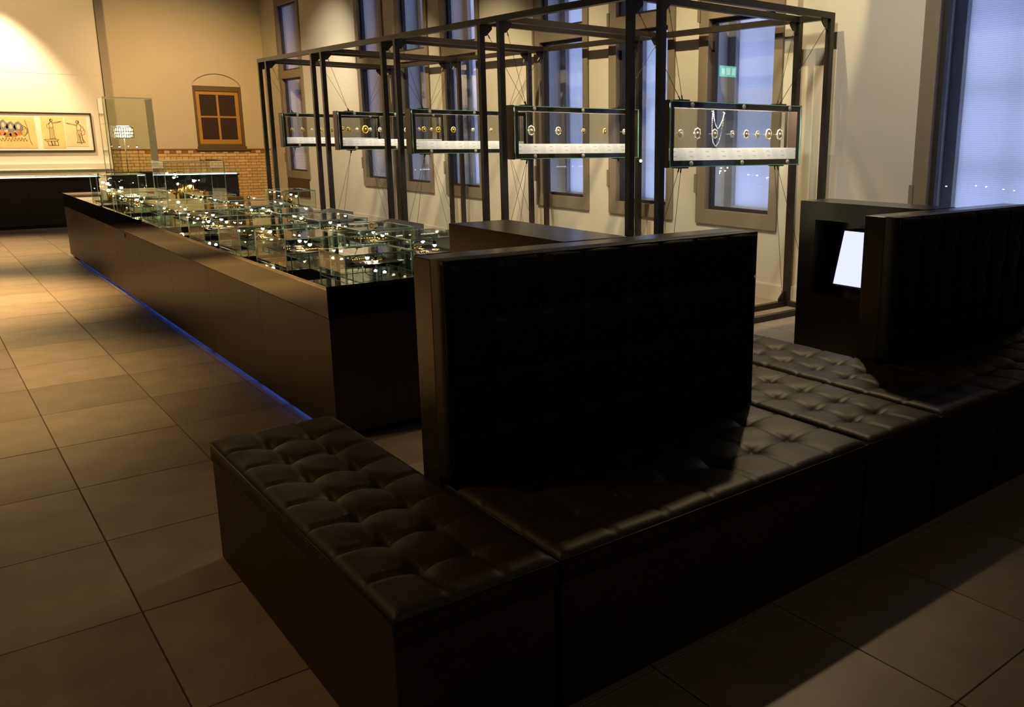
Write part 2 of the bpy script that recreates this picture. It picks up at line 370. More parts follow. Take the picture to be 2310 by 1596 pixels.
MB().box(cxm-.022, cxm+.022, ys+.005, ys+.035, c0+s*1.3, c1-s).box(a0+s, a1-s, ys+.007, ys+.033, czm-.018, czm+.018).build('glazing_bars', M['ochre'], wn)
for (qa, qb, qc, qd) in ((a0+s, cxm-.022, c0+s*1.3, czm-.018), (cxm+.022, a1-s, c0+s*1.3, czm-.018), (a0+s, cxm-.022, czm+.018, c1-s), (cxm+.022, a1-s, czm+.018, c1-s)):
    MB().box(qa, qb, ys+.018, ys+.022, qc, qd).build('dark_pane', M['shutter'], wn)
# bricks
BX0, BX1 = 3.30, 6.6; CH = .0668; ztop = 1.275
MB().box(BX0, BX1, YB-.012, YB+.0, 0, ztop).build('mortar_bed', M['mortar'], wall_back)
cap = MB().box(BX0, BW[0]-.05, YB-.035, YB, ztop-.0, ztop+.035).box(BW[1]+.10, BX1, YB-.035, YB, ztop, ztop+.035)
cap.build('wainscot_cap', M['brick_dark'], wall_back, bevel=.008)
bmesh_cache = {}
def brick_mesh(L_, mkey):
    q = (round(L_, 3), mkey)
    if q not in bmesh_cache:
        mb = MB().box(-L_/2+.004, L_/2-.004, -.02, 0, -CH/2+.004, CH/2-.004); bmesh_cache[q] = mb.mesh('brick', M[mkey])
    return bmesh_cache[q]
restb = MB()
for row in range(18):
    zc = ztop-CH*(row+.5)
    L_ = .118 if (row == 0 or row % 2 == 0) else .236
    off = 0 if row % 2 == 0 else -.059
    n = int((BX1-BX0)/L_)+2
    for i in range(n):
        xa, xb = BX0+off+i*L_, BX0+off+(i+1)*L_
        xa, xb = max(xa, BX0), min(xb, BX1)
        if xb-xa < .03: continue
        if row == 0: mk = 'brick_pale' if i % 2 else 'brick_dark'
        elif row < 1: mk = 'brick_dark'
        else: mk = 'brick'
        if (xa > 3.95 and row < 8) or (xa > 4.9 and row < 15):
            o = bpy.data.objects.new('brick', brick_mesh(xb-xa, mk)); COL.objects.link(o); o.parent = wall_back
            o.location = ((xa+xb)/2, YB-.012+random.uniform(-.002, .002), zc)
        else: restb.box(xa+.004, xb-.004, YB-.03, YB-.012, zc-CH/2+.004, zc+CH/2-.004)
o = restb.build('hidden_brick_courses', M['brick'], wall_back); o['kind'] = 'stuff'

# partition wall in front of the back wall
PY = 20.0; PX1 = 3.26
pw = MB().box(-6.9, PX1, PY, PY+.5, -.2, HC)
wp = struct('wall_partition', pw, M['partition'])
MB().box(PX1-.002, PX1+.012, PY-.012, PY+.5, 0, HC).build('edge_strip', M['frame'], wp)
MB().box(-6.9, PX1-.02, PY-.0035, PY, 2.722, 2.727).build('panel_joint', M['base'], wp)
MB().box(-6.9, PX1-.01, PY-.06, PY, .93, 1.045).build('wall_ledge', M['partition'], wp)

# ------------------------------------------------------------------ long display table
S = .9046
def tx(v): return v*S
def tz(z): return CAMH-(CAMH-z)*S
TX0_, TX1_, TYN, TYF, TZ = tx(1.752), tx(3.55), tx(4.765), tx(15.0), tz(.763)
ZB = tz(.578); Z0 = .035
tb = thing('display_table', 'long dark brown lacquered table with mirror black top carrying glass cases', 'table', (TX0_, TYN, 0))
MB().box(TX0_, TX1_, TYN, TYF, TZ-.02, TZ).build('tabletop', M['top'], tb)
MB().box(TX0_+.002, TX1_-.002, TYN+.002, TYF-.002, ZB, TZ-.02).build('gloss_edge_band', M['topband'], tb)
pl = MB().box(TX0_+.07, TX1_-.07, TYN+.07, TYF-.07, 0, Z0+.01).build('plinth', M['black'], tb)
ls = MB()
yy = TYN+.35; random.seed(3)
while yy < TYF-.6:
    l = random.uniform(.35, .8); yl = min(yy+l, TYF-.5); ls.box(TX0_+.045, TX0_+.057, yy, yl, .006, .022); yy = yl+random.uniform(.02, .12)
ls.build('blue_light_strip', M['led_blue'], tb)['kind'] = 'stuff'
npan = 8; ph = (TYF-TYN)/npan
for i in range(npan):
    y0 = TYN+i*ph
    q = MB().box(TX0_+.004, TX0_+.03, y0+.0015, y0+ph-.0015, Z0, ZB-.004).build('side_panel', M['body'], tb)
    MB().box(TX1_-.03, TX1_-.004, y0+.0015, y0+ph-.0015, Z0, ZB-.004).build('side_panel', M['body'], tb)
    if i == 4: MB().box(TX0_-.001, TX0_+.006, y0+.62, y0+.66, ZB-.06, ZB-.02).build('keyhole_plate', M['black'], q)
for a, b in ((TX0_+.03, (TX0_+TX1_)/2-.001), ((TX0_+TX1_)/2+.001, TX1_-.03)):
    MB().box(a, b, TYN+.004, TYN+.03, Z0, ZB-.004).build('end_panel', M['body'], tb)
    MB().box(a, b, TYF-.03, TYF-.004, Z0, ZB-.004).build('end_panel', M['body'], tb)
# low white caption wedges on the right side of the top
for i, (ya, yb) in enumerate(((5.75, 6.45), (6.95, 7.6), (8.5, 9.1), (10.2, 10.8))):
    x0, x1, y0, y1 = tx(3.02), tx(3.46), tx(ya), tx(yb)
    mb = MB(); z0 = TZ+.0005; h0, h1 = .012, .075
    vs = [(x0,y0,z0),(x1,y0,z0),(x1,y1,z0),(x0,y1,z0),(x0,y0,z0+h0),(x1,y0,z0+h1),(x1,y1,z0+h1),(x0,y1,z0+h0)]
    mb.add(vs, [(0,3,2,1),(4,5,6,7),(0,1,5,4),(2,3,7,6),(1,2,6,5),(3,0,4,7)])
    tag(mb.build('caption_block', M['print'], org=(0,0,0)), 'white printed caption block, %s from the sofa along the right table edge' % ordn(i), 'caption', 'caption blocks on the long table')

def pane(mb_name, parent, x0, x1, y0, y1, z0, z1, axis, edge='edge', gl='glass'):
    return MB().box(x0, x1, y0, y1, z0, z1, 0, 1, axis).build(mb_name, [M[gl], M[edge]], parent)
def brooch_mb(c, r, n=8, h=.008):
    mb = MB(); mb.lathe((c[0], c[1], c[2]), [(r*.55, 0), (r*.6, h*.5), (r*.3, h), (0.001, h*1.3)], 12)
    for k in range(n):
        a = 2*PI*k/n; p = (c[0]+r*.75*math.cos(a), c[1]+r*.75*math.sin(a), c[2])
        mb.lathe(p, [(r*.26, 0), (r*.28, h*.4), (r*.12, h)], 8)
    return mb
def ring_mb(c, r, t): 
    return MB().tube([(c[0]+r*math.cos(2*PI*k/18), c[1]+r*math.sin(2*PI*k/18), c[2]+t) for k in range(18)], t, 6, closed=True)
def bar_mb(c, l, a):
    mb = MB(); d = (math.cos(a), math.sin(a)); n = 7
    for k in range(n):
        t = (k/(n-1)-.5)*l; mb.lathe((c[0]+d[0]*t, c[1]+d[1]*t, c[2]), [(l*.075, 0), (l*.095, l*.05), (l*.04, l*.09)], 8)
    mb.tube([(c[0]-d[0]*l*.55, c[1]-d[1]*l*.55, c[2]+.004), (c[0]+d[0]*l*.55, c[1]+d[1]*l*.55, c[2]+.004)], .0035, 6)
    return mb
def goblet_mb(c, h):
    return MB().lathe(c, [(h*.28, 0), (h*.26, h*.05), (h*.06, h*.12), (h*.05, h*.4), (h*.22, h*.55), (h*.30, h*.8), (h*.27, h)], 14)
def lamp(base, head, label, group, r=.0085, em='led_warm'):
    t = thing('gooseneck_lamp', label, 'lamp', base, group)
    MB().lathe(base, [(.016, 0), (.016, .006), (.004, .009)], 10).build('lamp_base', M['black'], t)
    b = Vector(base); h = Vector(head); top = max(h.z+.028, b.z+.05)
    pts = [b+Vector((0,0,.006)), Vector((b.x, b.y, b.z+(top-b.z)*.6)), Vector((b.x*.85+h.x*.15, b.y*.85+h.y*.15, top-.012)), Vector(((b.x+h.x)/2, (b.y+h.y)/2, top)), Vector((b.x*.15+h.x*.85, b.y*.15+h.y*.85, top-.006)), h+Vector((0,0,.014))]
    MB().tube(pts, .0028, 6).build('lamp_neck', M['black'], t)
    MB().lathe((h.x, h.y, h.z), [(.011, .004), (.010, .018), (.004, .024)], 10).build('lamp_head', M['black'], t)
    MB().lathe((h.x, h.y, h.z), [(.001, -r), (r*.8, -r*.6), (r, 0), (r*.8, r*.5), (.001, r*.6)], 8).build('light_bulb', M[em], t)
    return t
CASES = [ # x0 x1 y0 y1 ztop  row  lamps  item recipe
 (1.885, 2.32, 4.80, 5.21, .925, 'L', 2, 'bbc'), (1.79, 2.18, 5.52, 6.14, .962, 'L', 2, 'rcbbrb'), (1.795, 2.29, 6.51, 7.06, .960, 'L', 2, 'bcbrb'), (1.78, 2.18, 7.41, 7.90, .966, 'L', 3, 'gbrcb'),
 (1.79, 2.40, 8.22, 8.92, .957, 'L', 3, 'bcbrbg'), (1.785, 2.33, 9.04, 9.78, .957, 'L', 3, 'brgbcb'), (1.765, 2.05, 10.2, 10.93, .968, 'L', 3, 'gbrgb'), (1.77, 2.34, 11.13, 11.85, .966, 'L', 3, 'bgrbgrc'), (1.77, 2.30, 12.05, 12.52, 1.125, 'L', 3, 'TGT'),
 (2.40, 2.83, 5.01, 5.57, .962, 'M', 2, 'bbrcb'), (2.40, 2.81, 5.80, 6.32, .957, 'M', 2, 'brcb'), (2.43, 2.82, 6.64, 7.26, .960, 'M', 2, 'bbcr'), (2.41, 2.82, 7.48, 8.06, .955, 'M', 2, 'brcb'),
 (2.43, 2.84, 8.40, 8.98, .960, 'M', 3, 'bgrcb'), (2.43, 2.84, 9.25, 9.86, .958, 'M', 3, 'bcrgb'), (2.43, 2.82, 10.2, 10.8, .960, 'M', 3, 'brgcb'), (2.36, 3.03, 11.33, 11.95, 1.30, 'M', 3, 'TGTG'),
 (3.00, 3.35, 9.21, 9.74, 1.033, 'R', 2, 'gbr')]
cnt = {'L': 0, 'M': 0, 'R': 0}; random.seed(11)
for (x0, x1, y0, y1, zt, row, nl, rec) in CASES:
    i = cnt[row]; cnt[row] += 1
    x0, x1, y0, y1 = tx(x0), tx(x1), tx(y0), tx(y1); H = tz(zt)-TZ; g = .007
    rowname = {'L': 'left', 'M': 'middle', 'R': 'right'}[row]
    where = 'the %s %s-row glass case' % (ordn(i), rowname)
    lb = 'low clear glass case, %s from the sofa in the %s row on the table' % (ordn(i), rowname)
    if row == 'R': where = 'the lone right-row glass case'; lb = 'lone medium-high clear glass case at the right of the table'
    if zt > 1.2: where = 'the tallest far glass case'; lb = 'tallest clear glass case at the far end of the table'
    elif zt > 1.1: where = 'the higher far-left glass case'; lb = 'higher clear glass case at the far left end of the table'
    z0 = TZ+.0008
    c = thing('glass_case', lb, 'display case', ((x0+x1)/2, (y0+y1)/2, z0), 'glass cases on the long table')
    pane('top_pane', c, x0, x1, y0, y1, z0+H-g, z0+H, 'z')
    pane('side_pane', c, x0, x1, y0, y0+g, z0, z0+H-g, 'y'); pane('side_pane', c, x0, x1, y1-g, y1, z0, z0+H-g, 'y')
    pane('side_pane', c, x0, x0+g, y0+g, y1-g, z0, z0+H-g, 'x'); pane('side_pane', c, x1-g, x1, y0+g, y1-g, z0, z0+H-g, 'x')
    zp = z0+.082 if zt < 1.1 else z0+.03
    ix, iy = ((x1-x0)*.13, (y1-y0)*.13) if zt < 1.1 else (.02, .02)
    MB().box(x0+ix, x1-ix, y0+iy, y1-iy, zp-.006, zp).build('display_plate', M['black'], c)
    for ux in (x0+ix+.01, x1-ix-.01):
        for uy in (y0+iy+.01, y1-iy-.01): MB().lathe((ux, uy, z0), [(.0028, 0), (.0028, zp-.006-z0)], 6).build('plate_rod', M['rod'], c)
    Wd, Dp = x1-x0, y1-y0; n = len(rec)
    grp = 'jewels in ' + where
    for k, ch in enumerate(rec):
        wh = (ordn(k)+' from front in ' if k else 'frontmost in ')+where
        px = x0+Wd*(.27+.46*((k*.618+.2) % 1)); py = y0+Dp*(.18+.64*(k+.5)/n); p = (px, py, zp)
        if ch == 'b': o = brooch_mb(p, random.uniform(.022, .032)).build('brooch', M[random.choice(['gold', 'gold', 'palegold'])], fix=True); tag(o, 'petalled gold brooch lying '+wh, 'brooch', grp)
        elif ch == 'r': o = ring_mb(p, random.uniform(.020, .034), .0045).build('bracelet', M[random.choice(['gold', 'palegold', 'chrome'])]); tag(o, 'plain round bangle lying '+wh, 'bracelet', grp)
        elif ch == 'c': o = bar_mb(p, random.uniform(.10, .14), random.uniform(-.5, .6)).build('bar_pin', M['gold'], fix=True); tag(o, 'long gold bar pin lying '+wh, 'pin', grp)
        elif ch == 'g': o = goblet_mb(p, H*.34).build('goblet', M['gold'], fix=True); tag(o, 'little gold goblet standing '+wh, 'goblet', grp)
        elif ch in 'TG':
            h = (H-.06)*(.45 if ch == 'T' else .32)
            t = thing('gold_ornament' if ch == 'G' else 'crown', ('pointed gold crown standing ' if ch == 'T' else 'gold leaf spray ')+wh, 'ornament' if ch == 'G' else 'crown', p, grp)
            if ch == 'T':
                r_ = .055; ring_mb((p[0], p[1], p[2]+.004), r_, .006).build('band', M['gold'], t)
                for q in range(9):
                    a = 2*PI*q/9; pp = (p[0]+r_*math.cos(a), p[1]+r_*math.sin(a))
                    MB().tube([(*pp, p[2]+.008), (p[0]+(r_+.008)*math.cos(a), p[1]+(r_+.008)*math.sin(a), p[2]+h*.6), (p[0]+(r_+.012)*math.cos(a), p[1]+(r_+.012)*math.sin(a), p[2]+h)], [.009, .006, .002], 6).build('point', M['gold'], t)
            else:
                MB().lathe(p, [(.03, 0), (.03, .006), (.004, .01), (.004, h*.5)], 10).build('stand', M['black'], t)
                for q in range(9):
                    a = q*2.4; e = .02+.05*(q/9); b_ = Vector((p[0], p[1], p[2]+h*.5)); tip = b_+Vector((e*math.cos(a), e*math.sin(a)*.5, h*.1+h*.4*((q*.37) % 1)))
                    MB().tube([b_, (b_+tip)/2+Vector((0,0,.006)), tip], [.002, .011, .001], 6).build('leaf', M['gold'], t)
    for k in range(nl):
        fx = [.78, .22, .5][k % 3]; fy = [.62, .32, .78][k % 3]
        bx, by = x0+Wd*fx, y0+Dp*fy; hx = x0+Wd*(.5 if k != 2 else .3); hy = y0+Dp*(fy-.14)
        lamp((bx, by, zp), (hx, hy, z0+(H-.045-.008*k if zt < 1.1 else H*(.42+.13*k))), '%s small gooseneck lamp glowing inside ' % ['right-hand', 'left-hand', 'rear'][k]+where, 'lamps inside the glass cases', r=.011 if zt < 1.1 else .016)

# ------------------------------------------------------------------ steel gantry with five bays
GB = [4.93, 7.18, 9.40, 11.62, 13.85]; GX0, GX1 = 4.43, 6.50; T_ = .055; DP = .41
zo = lambda y: .0068*(y-4.93)
GT = 2.69
ga = thing('steel_gantry', 'black steel gantry of five double-post bays holding hanging showcases', 'gantry', (GX0, GB[0], 0))
for bi, y in enumerate(GB):
    zt = GT+zo(y)
    for (xa, ya) in ((GX0, y), (GX0, y+DP-T_), (GX1-T_, y), (GX1-T_, y+DP-T_)):
        MB().box(xa, xa+T_, ya, ya+T_, .012 if 0 else .001, zt-T_).build('post', M['steel'], ga)
    for ya in (y, y+DP-T_):
        MB().box(GX0, GX1, ya, ya+T_, zt-T_, zt).build('cross_beam', M['steel'], ga)
        MB().box(GX0+T_, GX1-T_, ya, ya+T_, .001, .05).build('floor_rail', M['steel'], ga)
    for xa in (GX0, GX1-T_):
        MB().box(xa, xa+T_, y+T_, y+DP-T_, zt-T_, zt).build('end_tie', M['steel'], ga)
        MB().box(xa, xa+T_, y+T_, y+DP-T_, .001, .05).build('floor_tie', M['steel'], ga)
    # corner gusset plates
    for xa, sx in ((GX0+T_, 1), (GX1-T_, -1)):
        for ya in (y+.02, y+DP-.035):
            for zc, sz in ((zt-T_, -1), (.05, 1)):
                mb = MB(); a = .095; pts = [(0,0),(a,0),(a,.03),(.03,a),(0,a)]
                vs = [(xa+sx*p[0], ya, zc+sz*p[1]) for p in pts]+[(xa+sx*p[0], ya+.012, zc+sz*p[1]) for p in pts]
                mb.add(vs, [(0,1,2,3,4),(9,8,7,6,5)]+[(i, (i+1) % 5+0, (i+1) % 5+5, i+5) for i in range(5)])
                mb.build('gusset_plate', M['steel'], ga, fix=True)
for bi in range(4):
    y0, y1 = GB[bi]+DP, GB[bi+1]
    for xa in (GX0, GX1-T_):
        za, zb = GT+zo(y0), GT+zo(y1)
        mb = MB(); vs = [(xa,y0,za-T_),(xa+T_,y0,za-T_),(xa+T_,y1,zb-T_),(xa,y1,zb-T_),(xa,y0,za),(xa+T_,y0,za),(xa+T_,y1,zb),(xa,y1,zb)]
        mb.add(vs, [(0,3,2,1),(4,5,6,7),(0,1,5,4),(2,3,7,6),(1,2,6,5),(3,0,4,7)]).build('long_rail', M['steel'], ga)

# hanging showcases
HX0, HX1 = 4.650, 6.262
bayname = ['nearest', 'second', 'third', 'fourth', 'farthest']
def cyl(mb, p, q, r, n=6, mi=0): return mb.tube([p, q], r, n, mi)
for bi, y in enumerate(GB):
    oz = zo(y)*.93; z0, z1 = 1.372+oz, 1.888+oz; yf, yb = y+.125, y+.29; bd = .052
    w = thing('hanging_showcase', '%s glass-fronted showcase hung on cables in the steel gantry' % bayname[bi], 'showcase', ((HX0+HX1)/2, (yf+yb)/2, z0), 'hanging showcases in the gantry')
    mb = MB()   # metal tray frame
    mb.box(HX0, HX1, yf+.012, yb-.012, z1-.012, z1); mb.box(HX0, HX1, yf+.012, yb-.012, z0, z0+.012)
    mb.build('frame_rails', M['steel'], w)
    for xa in (HX0-.006, HX1-.006): MB().box(xa, xa+.012, yf+.012, yb-.012, z0-.004, z1+.004).build('side_plate', M['steel_edge'], w)
    for (ya, nm) in ((yf, 'front'), (yb-.012, 'rear')):
        g_ = pane(nm+'_pane', w, HX0+.008, HX1-.008, ya, ya+.010, z0+.003, z1-.003, 'y', 'edge_hung', 'glass_hung')
        if nm == 'front':
            e0, e1, e2, e3 = HX0+.006, HX1-.006, z0+.001, z1-.001; mb = MB(); ye = yf-.0006
            mb.box(e0, e1, ye, ya, e3-.0055, e3); mb.box(e0, e1, ye, ya, e2, e2+.0055); mb.box(e0, e0+.0055, ye, ya, e2+.0055, e3-.0055); mb.box(e1-.0055, e1, ye, ya, e2+.0055, e3-.0055)
            mb.build('polished_edge', M['edge_hung'], g_)
        yy = ya+.0105 if nm == 'front' else ya-.0025
        mb = MB()
        mb.box(HX0+.014, HX1-.014, yy, yy+.002, z1-bd, z1-.010); mb.box(HX0+.014, HX1-.014, yy, yy+.002, z0+.010, z0+bd)
        mb.box(HX0+.014, HX0+.014+bd*.75, yy, yy+.002, z0+bd, z1-bd); mb.box(HX1-.014-bd*.75, HX1-.014, yy, yy+.002, z0+bd, z1-bd)
        mb.build(nm+'_mask', M['mask'], w)
    for bx in (4.888, 5.49, 6.085):
        for bz in (z1-.027, z0+.028):
            MB().lathe((bx, yf, bz), [(.017, -.009), (.0195, -.005), (.0195, 0)], 16, 'y').build('bolt', M['chrome'], w, fix=True)
    # caption strip and light strip
    zl0, zl1 = 1.424+oz, 1.520+oz
    mb = MB(); xa, xb = HX0+.012, HX1-.012
    mb.add([(xa, yf+.016, zl0), (xb, yf+.016, zl0), (xb, yf+.048, zl1), (xa, yf+.048, zl1), (xa, yb-.03, zl1), (xb, yb-.03, zl1)], [(0,1,2,3), (3,2,5,4)])
    mb.build('caption_strip', M['print'], w)
    MB().box(HX0+.06, HX1-.06, yf+.016, yf+.032, z1-.022, z1-.0125).build('light_strip', M['led_cool'], w)
    for xg in (4.844, 6.03):
        MB().box(xg-.045, xg+.045, yf+.03, yb-.03, z1, z1+.012).build('hanger_plate', M['steel'], w)
        MB().box(xg-.045, xg+.045, yf+.03, yb-.03, z0-.012, z0).build('hanger_plate', M['steel'], w)
        xp = GX0+.10 if xg < 5.4 else GX1-.10
        for (ya, yp) in ((yf+.05, y+.026), (yb-.05, y+DP-.03)):
            dx = -.02 if ya == yf+.05 else .02
            for (za, zp) in ((z1+.012, GT+zo(y)-T_-.075), (z0-.012, .13)):
                mb = MB(); cyl(mb, (xg+dx, ya, za), (xp, yp, zp), .0022, 6)
                p, q = Vector((xg+dx, ya, za)), Vector((xp, yp, zp)); d = (q-p).normalized()
                cb = mb.build('cable', M['cable'], w)
                m2 = MB(); cyl(m2, p, p+d*.035, .0055, 8); m2.build('cable_clamp', M['steel'], w)
                m2 = MB(); cyl(m2, q-d*.05, q, .006, 8); m2.build('turnbuckle', M['chrome'], w)

# medallions inside the showcases
def medal(bi, x, z, r, kind, where, k=0):
    y = GB[bi]+.19
    grp = 'medallions in the %s hanging showcase' % bayname[bi]
    c = (x, y, z)
    if kind == 'ivory': lab = 'oval ivory cameo in a pale rim, %s from the left in the %s hanging showcase' % (ordn(k), bayname[bi])
    elif kind == 'gold': lab = 'round yellow gold medallion, %s from the left in the %s hanging showcase' % (ordn(k), bayname[bi])
    else: lab = 'ornate brown and ivory medallion, %s from the left in the %s hanging showcase' % (ordn(k), bayname[bi])
    t = thing('medallion', lab, 'medallion', c, grp)
    rim, fa = {'ivory': ('ivory', 'palegold'), 'gold': ('amber', 'gold'), 'ornate': ('ivory', 'dim')}[kind]
    n = 20
    def oval(rr, yy): return [(x+rr*.82*math.cos(2*PI*i/n), yy, z+rr*math.sin(2*PI*i/n)) for i in range(n)]
    mb = MB(); a, b = oval(r*.86, y-.006), oval(r*.86, y+.004)
    mb.add(a+b, [tuple(range(n-1, -1, -1)), tuple(range(n, 2*n))]+[(i, (i+1) % n, n+(i+1) % n, n+i) for i in range(n)]); mb.build('plaque', M[fa], t, fix=True)
    MB().tube(oval(r, y-.002), r*.17, 6, closed=True).build('rim', M[rim], t)
    if kind == 'ornate':
        for i in range(8):
            q = 2*PI*i/8; MB().lathe((x+r*1.12*.82*math.cos(q), y-.004, z+r*1.12*math.sin(q)), [(.001, -.006), (r*.13, -.003), (r*.13, .003)], 8, 'y').build('bead', M['ivory'], t, fix=True)
    MB().lathe((x+r*.05, y-.006, z+r*.1), [(.001, -.007), (r*.22, -.005), (r*.30, 0)], 10, 'y').build('relief_head', M['ivory'], t, fix=True)
    MB().tube([(x, y+.004, z), (x, y+.075, z)], .0022, 6).build('pin', M['rod'], t)
D5 = [(4.824,.028,'ivory'),(5.011,.040,'ornate'),(5.214,.034,'ornate'),(5.425,.026,'ivory'),(5.599,.031,'ornate'),(5.747,.027,'ivory'),(5.89,.042,'ivory'),(6.037,.040,'ornate')]
for k, (x, r, kd) in enumerate(D5): medal(0, x, 1.636, r, kd, '', k)
for k, (x, r, kd) in enumerate([(4.888,.043,'ornate'),(5.22,.036,'ornate'),(5.545,.024,'gold'),(5.832,.029,'gold'),(6.10,.026,'ivory')]): medal(1, x, 1.664, r, kd, '', k)
for k, (x, r, kd) in enumerate([(4.772,.020,'ivory'),(4.835,.028,'gold'),(4.935,.018,'ivory'),(5.023,.029,'gold'),(5.227,.032,'gold'),(5.50,.02,'ivory'),(5.76,.021,'gold'),(6.02,.02,'ivory')]): medal(2, x, 1.684, r, kd, '', k)
for k, (x, r, kd) in enumerate([(4.735,.030,'gold'),(4.811,.026,'gold'),(4.938,.022,'ivory'),(5.06,.048,'gold'),(5.131,.024,'ivory'),(5.273,.028,'ornate'),(5.671,.028,'ivory'),(5.95,.022,'gold')]): medal(3, x, 1.692, r, kd, '', k)
for k, (x, r, kd) in enumerate([(4.809,.026,'gold'),(4.971,.028,'gold'),(5.12,.02,'ivory'),(5.278,.028,'gold'),(5.447,.028,'gold'),(5.75,.024,'gold'),(6.0,.024,'ivory')]): medal(4, x, 1.692, r, kd, '', k)
# pearl necklace in the nearest showcase
nk = thing('pearl_necklace', 'double strand pearl necklace hanging in the nearest showcase', 'necklace', (5.23, GB[0]+.17, 1.53))
def strand(pts, r, step):
    pts = [Vector(p) for p in pts]; mb = MB(); acc = 0; cur = []
    fine = []
    for i in range(len(pts)-1):
        for t in range(24): fine.append(pts[i].lerp(pts[i+1], t/24))
    last = None
    for p in fine:
        if last is None or (p-last).length >= step: cur.append(p); last = p
    return cur
yk = GB[0]+.17
long_ = [(5.168, 1.816), (5.163, 1.70), (5.166, 1.62), (5.180, 1.565), (5.211, 1.533), (5.245, 1.565), (5.268, 1.63), (5.288, 1.72), (5.304, 1.81)]
short_ = [(5.168, 1.816), (5.180, 1.755), (5.200, 1.705), (5.226, 1.674), (5.258, 1.71), (5.285, 1.765), (5.304, 1.81)]
pearl_me = MB().lathe((0,0,0), [(.0005,-.0052),(.0037,-.0037),(.0052,0),(.0037,.0037),(.0005,.0052)], 8).mesh('pearl', M['pearl'])
for st, oy in ((long_, 0), (short_, -.006)):
    for p in strand([(x, yk+oy, z) for x, z in st], .005, .0098):
        o = bpy.data.objects.new('pearl', pearl_me); COL.objects.link(o); o.parent = nk; o.location = p-Vector(nk['_o'])
MB().tube([(5.168, yk, 1.818), (5.168, yk+.02, 1.818)], .002, 6).build('hook', M['rod'], nk)
MB().tube([(5.304, yk, 1.812), (5.304, yk+.02, 1.812)], .002, 6).build('hook', M['rod'], nk)
# small bright spotlight clipped to the rear post of the second bay
t = thing('clip_spotlight', 'small bright spotlight clipped to a steel post behind the second hanging showcase', 'spotlight', (6.44, 7.50, 1.345))
MB().box(6.43, 6.46, 7.485, 7.54, 1.36, 1.39).build('clamp', M['steel'], t)
MB().lathe((6.425, 7.47, 1.345), [(.022, -.0), (.024, .04), (.012, .055)], 12, 'y').build('housing', M['steel'], t, fix=True)
MB().lathe((6.425, 7.462, 1.345), [(.001, -.008), (.013, -.004), (.016, .004), (.001, .009)], 12, 'y').build('lens', M['led_warm'], t, fix=True)

# ------------------------------------------------------------------ tufted seating
def tuft(x0, x1, y0, y1, z, nx, ny, th=.085, sub=12, dep=.026, face='up'):
    """cushion: tufted top at height z, skirt below"""
    NX, NY = nx*sub, ny*sub; W_, D_ = x1-x0, y1-y0; cw, ch = W_/nx, D_/ny
    V = []; F = []
    for j in range(NY+1):
        for i in range(NX+1):
            u, v = i/NX, j/NY; X, Y = u*nx, v*ny
            du, dv = abs(X-round(X))*cw, abs(Y-round(Y))*ch
            ru, rv = round(X), round(Y)
            h = 0.
            if 0 < ru < nx: h -= .007*math.exp(-(du/.007)**2)*(1 if 0 < Y < ny else .5)
            if 0 < rv < ny: h -= .007*math.exp(-(dv/.007)**2)
            for bi in (math.floor(X), math.floor(X)+1):
                for bj in (math.floor(Y), math.floor(Y)+1):
                    if 0 < bi < nx and 0 < bj < ny:
                        d = math.hypot((X-bi)*cw, (Y-bj)*ch); h -= dep*math.exp(-(d/.040)**1.3)
            e = min(u*W_, (1-u)*W_, v*D_, (1-v)*D_)
            if e < .03: h -= .018*(1-e/.03)**2
            h += .0025*noise.noise(Vector((x0+u*W_, y0+v*D_, z))*9)
            V.append((x0+u*W_, y0+v*D_, z+h))
    for j in range(NY):
        for i in range(NX):
            a = j*(NX+1)+i; F.append((a, a+1, a+NX+2, a+NX+1))
    rim = [i for i in range(NX+1)]+[j*(NX+1)+NX for j in range(1, NY+1)]+[NY*(NX+1)+i for i in range(NX-1, -1, -1)]+[j*(NX+1) for j in range(NY-1, 0, -1)]
    o = len(V); V += [(V[i][0], V[i][1], z-th) for i in rim]; n = len(rim)
    for k in range(n): F.append((rim[k], o+k, o+(k+1) % n, rim[(k+1) % n]))
    F.append(tuple(range(o+n-1, o-1, -1)))
    mb = MB(); mb.add(V, F, 0, True); return mb
def buttons(x0, x1, y0, y1, nx, ny, z, dep):
    return [(x0+(x1-x0)*i/nx, y0+(y1-y0)*j/ny, z-dep) for i in range(1, nx) for j in range(1, ny)]
btn_me = MB().lathe((0,0,0), [(.011, -.004), (.011, .001), (.007, .0035), (.001, .0045)], 10).mesh('tuft_button', M['piping'])
ZS = .490; YF = 1.748
MODS = [ (.742, 1.222, 1.748, 3.343, 3, 8, 'long tufted leather bench at the near left corner of the seating'),
         (1.228, 2.656, 1.748, 2.42, 7, 3, 'wide tufted leather seat in front of the near backrest'),
         (2.662, 3.174, 1.748, 3.343, 3, 8, 'tufted leather bench just right of the near backrest'),
         (3.180, 3.690, 1.748, 3.343, 3, 8, 'tufted leather bench just left of the backrest with the lit screen'),
         (3.696, 5.126, 1.748, 2.42, 7, 3, 'wide tufted leather seat in front of the screen backrest'),
         (5.130, 5.640, 1.748, 3.343, 3, 8, 'tufted leather bench at the right edge beyond the screen backrest')]
